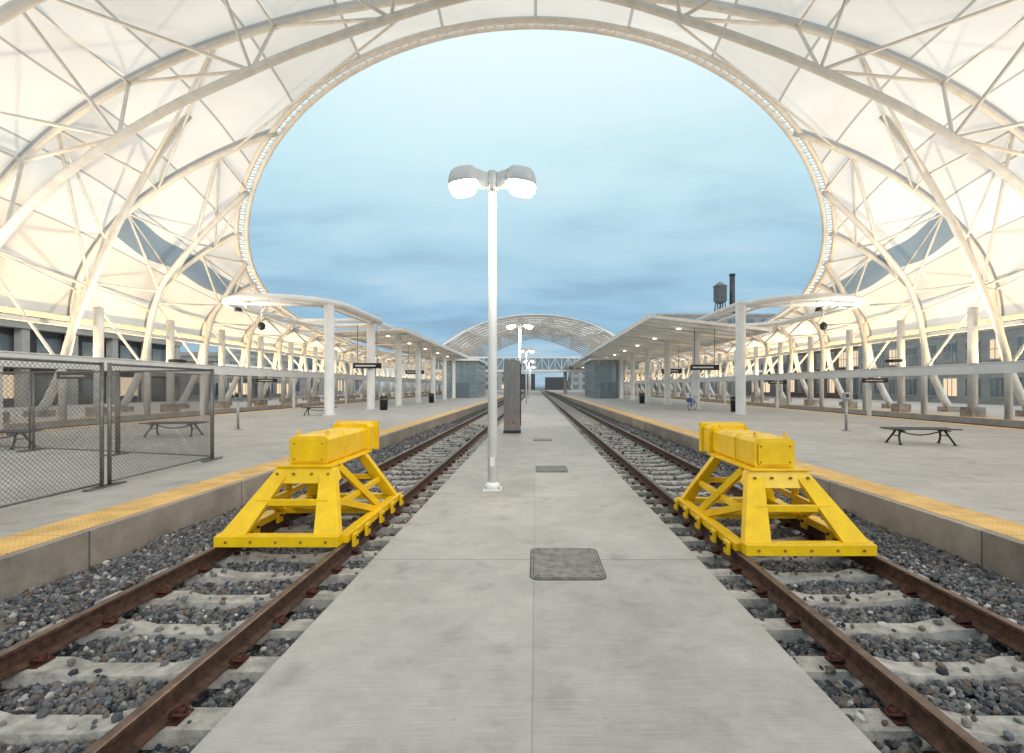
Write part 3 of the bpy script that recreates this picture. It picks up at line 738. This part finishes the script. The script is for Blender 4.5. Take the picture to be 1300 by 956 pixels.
# ---------------------------------------------------------------- buildings
def building(name,x0,x1,y0,y1,z,wall,nfl,facade,bay=4.,lit=.2,parapet=.6,winh=.55):
    b=B([wall,M_glass,M_winlit,M_bconc,M_bdark]); b.box(x0,x1,y0,y1,-.45,z,0)
    b.box(x0-.25,x1+.25,y0-.25,y1+.25,z,z+parapet,3)
    fh=z/nfl
    sides=[]
    if facade in('R','A'): sides.append(('x',x1,1,y0,y1))
    if facade in('L','A'): sides.append(('x',x0,-1,y0,y1))
    sides.append(('y',y0,-1,x0,x1))
    for ax,c,sg,a0,a1 in sides:
        n=max(2,int((a1-a0)/bay)); bw=(a1-a0)/n
        for f in range(nfl):
            z0=f*fh+fh*.22; z1=z0+fh*winh
            for i in range(n):
                p0=a0+bw*(i+.2);p1=a0+bw*(i+.8); m=2 if random.random()<lit else 1
                if ax=='x':
                    b.box(min(c,c+sg*.04),max(c,c+sg*.04),p0,p1,z0,z1,m); xa=c+sg*.05
                    b.box(min(xa,xa+sg*.06),max(xa,xa+sg*.06),p0-.1,p1+.1,z0-.16,z0-.02,3)
                    for q in (1/3,2/3):
                        pm=p0+(p1-p0)*q; b.box(min(xa,xa+sg*.03),max(xa,xa+sg*.03),pm-.04,pm+.04,z0,z1,3)
                    if f: b.box(min(xa,xa+sg*.04),max(xa,xa+sg*.04),p0,p1,(z0+z1)/2-.04,(z0+z1)/2+.04,3)
                    b.box(min(xa,xa+sg*.06),max(xa,xa+sg*.06),p0-.1,p1+.1,z1+.02,z1+.2,3)
                else:
                    b.box(p0,p1,min(c,c+sg*.04),max(c,c+sg*.04),z0,z1,m); xa=c+sg*.05
                    b.box(p0-.1,p1+.1,min(xa,xa+sg*.06),max(xa,xa+sg*.06),z0-.16,z0-.02,3)
                    b.box((p0+p1)/2-.05,(p0+p1)/2+.05,min(xa,xa+sg*.03),max(xa,xa+sg*.03),z0,z1,3)
            if ax=='x': b.box(min(c,c+sg*.08),max(c,c+sg*.08),a0,a1,(f+1)*fh-.25,(f+1)*fh-.05,3)
            else: b.box(a0,a1,min(c,c+sg*.08),max(c,c+sg*.08),(f+1)*fh-.25,(f+1)*fh-.05,3)
    b.build(name)
b=B([M_bconc,M_bdark,M_winlit,M_glass])
x0,x1,y0,y1=-70,-46,34,63
b.box(x0,x1-1.2,y0+1,y1,-.4,7.2,1)
for z in (3.6,7.2): b.box(x0,x1,y0,y1,z,z+.8,0)
b.box(x0,x1+.3,y0-.3,y1+.3,8.0,8.35,1)
for i in range(7):
    y=y0+.5+i*(y1-y0-1)/6; b.box(x1-.9,x1-.2,y-.35,y+.35,-.4,3.6,0); b.box(x1-.9,x1-.2,y-.35,y+.35,4.4,7.2,0)
for i in range(6):
    y=y0+2.5+i*4.6; b.box(x1-1.19,x1-1.15,y,y+2.6,.9,3.0,2 if i%3==1 else 3); b.box(x1-1.19,x1-1.15,y,y+2.6,4.8,6.6,3)
b.build('parking_structure')
building('office_building',48,66,40,72,12.,M_bgrey,3,'L',2.8,.30,winh=.5)
building('brick_building',50,70,74,96,8.5,M_brick,2,'L',3,.3)
building('office_building',46,64,100,126,11,M_bgrey,3,'L',3,.3)
building('office_building',-66,-46,72,92,6.5,M_bconc,2,'R',3,.35)
building('office_building',-64,-44,100,135,9,M_bgrey,2,'R',3.5,.3)
building('warehouse_building',38,74,150,185,24,M_bgrey,5,'L',5,.03)
building('office_building',-40,-14,260,290,12,M_bconc,3,'R',5,.1)
building('office_building',20,60,270,300,16,M_bconc,4,'L',5,.1)
for (x,y) in ((-40,62),(-40,78),(40,82),(40,98)):
    b=B([M_white,M_galv]); s=6; 
    n=16
    for i in range(n):
        a0=math.pi*i/n;a1=math.pi*(i+1)/n
        b.quad([(x-s*math.cos(a0),y-6,3.2+1.6*math.sin(a0)),(x-s*math.cos(a1),y-6,3.2+1.6*math.sin(a1)),(x-s*math.cos(a1),y+6,3.2+1.6*math.sin(a1)),(x-s*math.cos(a0),y+6,3.2+1.6*math.sin(a0))],0)
    for sx in (-s,s):
        for yy in (-6,0,6): b.cyl((x+sx,y+yy,-.4),(x+sx,y+yy,3.25),.1,8,1)
    b.build('arched_shelter')
b=B([M_bdark,mat('tank_grey',(.22,.24,.25),.6,var=.2,scale=.8)])
X,Y=58,152; zb=24.8
for a in range(4):
    an=math.radians(45+90*a); b.tube([(X+2.0*math.cos(an),Y+2.0*math.sin(an),zb-.3),(X+1.5*math.cos(an),Y+1.5*math.sin(an),zb+4)],.16,6,0)
    an2=math.radians(135+90*a); b.tube([(X+2*math.cos(an),Y+2*math.sin(an),zb),(X+1.5*math.cos(an2),Y+1.5*math.sin(an2),zb+4)],.07,5,0)
b.tube([(X,Y,zb+3.2),(X,Y,zb+4),(X,Y,zb+8.4),(X,Y,zb+8.6),(X,Y,zb+10.2)],[.6,2.0,2.0,2.3,.15],24,1)
b.tube([(X,Y,zb-.3),(X,Y,zb+3.3)],.25,8,0)
b.build('water_tower')
b=B([M_bdark]); b.tube([(62.2,153,20),(62.2,153,37.2)],[.9,.8],16,0); b.tube([(62.2,153,37.0),(62.2,153,37.6)],.95,16,0); b.build('chimney')
for x,y in ((-42,110),(-38,140),(44,140)):
    b=B([M_galv]); b.cyl((x,y,-.4),(x,y,14),.14,8); b.box(x-1.2,x+1.2,y-.1,y+.1,13.8,14.1); b.build('light_mast')
b=B([M_bconc,M_bdark]); 
for i in range(70):
    x=random.uniform(-420,420); y=random.uniform(330,520); w=random.uniform(10,28); h=random.uniform(4,13)
    b.box(x-w/2,x+w/2,y,y+15,-.4,h,random.choice((0,1)))
b.build('distant_buildings')

# ---------------------------------------------------------------- world
w=bpy.data.worlds.new('World'); scene.world=w; w.use_nodes=True; t=w.node_tree; n=t.nodes; l=t.links; n.clear()
SE,SR=math.radians(22),math.radians(150)
sky=n.new('ShaderNodeTexSky'); sky.sky_type='NISHITA'; sky.sun_disc=False; sky.sun_elevation=SE; sky.sun_rotation=SR
bg1=n.new('ShaderNodeBackground'); bg1.inputs[1].default_value=.11; l.new(sky.outputs[0],bg1.inputs[0])
tc=n.new('ShaderNodeTexCoord'); s=n.new('ShaderNodeSeparateXYZ'); l.new(tc.outputs['Generated'],s.inputs[0])
ra=n.new('ShaderNodeValToRGB'); cr=ra.color_ramp; l.new(s.outputs[2],ra.inputs['Fac'])
cr.elements[0].position=0; cr.elements[0].color=(.42,.60,.74,1); cr.elements[1].position=1; cr.elements[1].color=(1.45,1.4,1.35,1)
for p,c in ((.10,(.30,.52,.71)),(.20,(.38,.62,.79)),(.32,(.53,.78,.90)),(.43,(.68,.93,.99)),(.56,(.86,1.04,1.06))):
    e=cr.elements.new(p); e.color=(*c,1)
zc=math_(n,l,'ADD',math_(n,l,'MAXIMUM',s.outputs[2],0.),.16)
cb=n.new('ShaderNodeCombineXYZ'); l.new(math_(n,l,'DIVIDE',s.outputs[0],zc),cb.inputs[0]); l.new(math_(n,l,'DIVIDE',s.outputs[1],zc),cb.inputs[1])
mp=n.new('ShaderNodeMapping'); mp.inputs['Scale'].default_value=(.75,1.5,1); mp.inputs['Rotation'].default_value=(0,0,.25); mp.inputs['Location'].default_value=(1.3,.4,0); l.new(cb.outputs[0],mp.inputs[0])
no=n.new('ShaderNodeTexNoise'); no.inputs['Scale'].default_value=1.3; no.inputs['Detail'].default_value=6; no.inputs['Roughness'].default_value=.54; no.inputs['Distortion'].default_value=.3; l.new(mp.outputs[0],no.inputs['Vector'])
cm=n.new('ShaderNodeMapRange'); cm.interpolation_type='SMOOTHSTEP'; cm.inputs['From Min'].default_value=.46; cm.inputs['From Max'].default_value=.68; l.new(no.outputs['Fac'],cm.inputs['Value'])
fade=n.new('ShaderNodeMapRange'); fade.inputs['From Min'].default_value=.15; fade.inputs['From Max'].default_value=.48; fade.inputs['To Min'].default_value=.70; fade.inputs['To Max'].default_value=.03; l.new(s.outputs[2],fade.inputs['Value'])
mx=n.new('ShaderNodeMix'); mx.data_type='RGBA'; l.new(math_(n,l,'MULTIPLY',cm.outputs[0],fade.outputs[0]),mx.inputs['Factor']); l.new(ra.outputs[0],mx.inputs['A']); mx.inputs['B'].default_value=(.25,.40,.57,1)
cm2=n.new('ShaderNodeMapRange'); cm2.interpolation_type='SMOOTHSTEP'; cm2.inputs['From Min'].default_value=.50; cm2.inputs['From Max'].default_value=.30; cm2.inputs['To Max'].default_value=.20; l.new(no.outputs['Fac'],cm2.inputs['Value'])
mx2=n.new('ShaderNodeMix'); mx2.data_type='RGBA'; l.new(cm2.outputs[0],mx2.inputs['Factor']); l.new(mx.outputs['Result'],mx2.inputs['A']); mx2.inputs['B'].default_value=(.90,.96,1.,1)
bg2=n.new('ShaderNodeBackground'); bg2.inputs[1].default_value=1.0; l.new(mx2.outputs['Result'],bg2.inputs[0])
ms=n.new('ShaderNodeMixShader'); ms.inputs[0].default_value=.94; l.new(bg1.outputs[0],ms.inputs[1]); l.new(bg2.outputs[0],ms.inputs[2])
o=n.new('ShaderNodeOutputWorld'); l.new(ms.outputs[0],o.inputs[0])
L=bpy.data.lights.new('sun','SUN'); L.energy=1.3; L.angle=math.radians(22); L.color=(1,.93,.85)
so=bpy.data.objects.new('sun',L); scene.collection.objects.link(so)
d=Vector((math.sin(SR)*math.cos(SE),math.cos(SR)*math.cos(SE),math.sin(SE)))
so.rotation_euler=d.to_track_quat('Z','Y').to_euler(); so.location=(0,-20,40)

# ---------------------------------------------------------------- camera
c=bpy.data.cameras.new('camera'); co=bpy.data.objects.new('camera',c); scene.collection.objects.link(co)
co.location=(0,0,CAMZ); co.rotation_euler=(math.radians(90),0,0); c.sensor_width=36; c.lens=614/1300*36
c.shift_x=-30/1300; c.shift_y=13/1300; c.clip_start=.05; c.clip_end=6000
scene.camera=co
scene.view_settings.view_transform='Standard'; scene.view_settings.look='None'; scene.view_settings.exposure=0
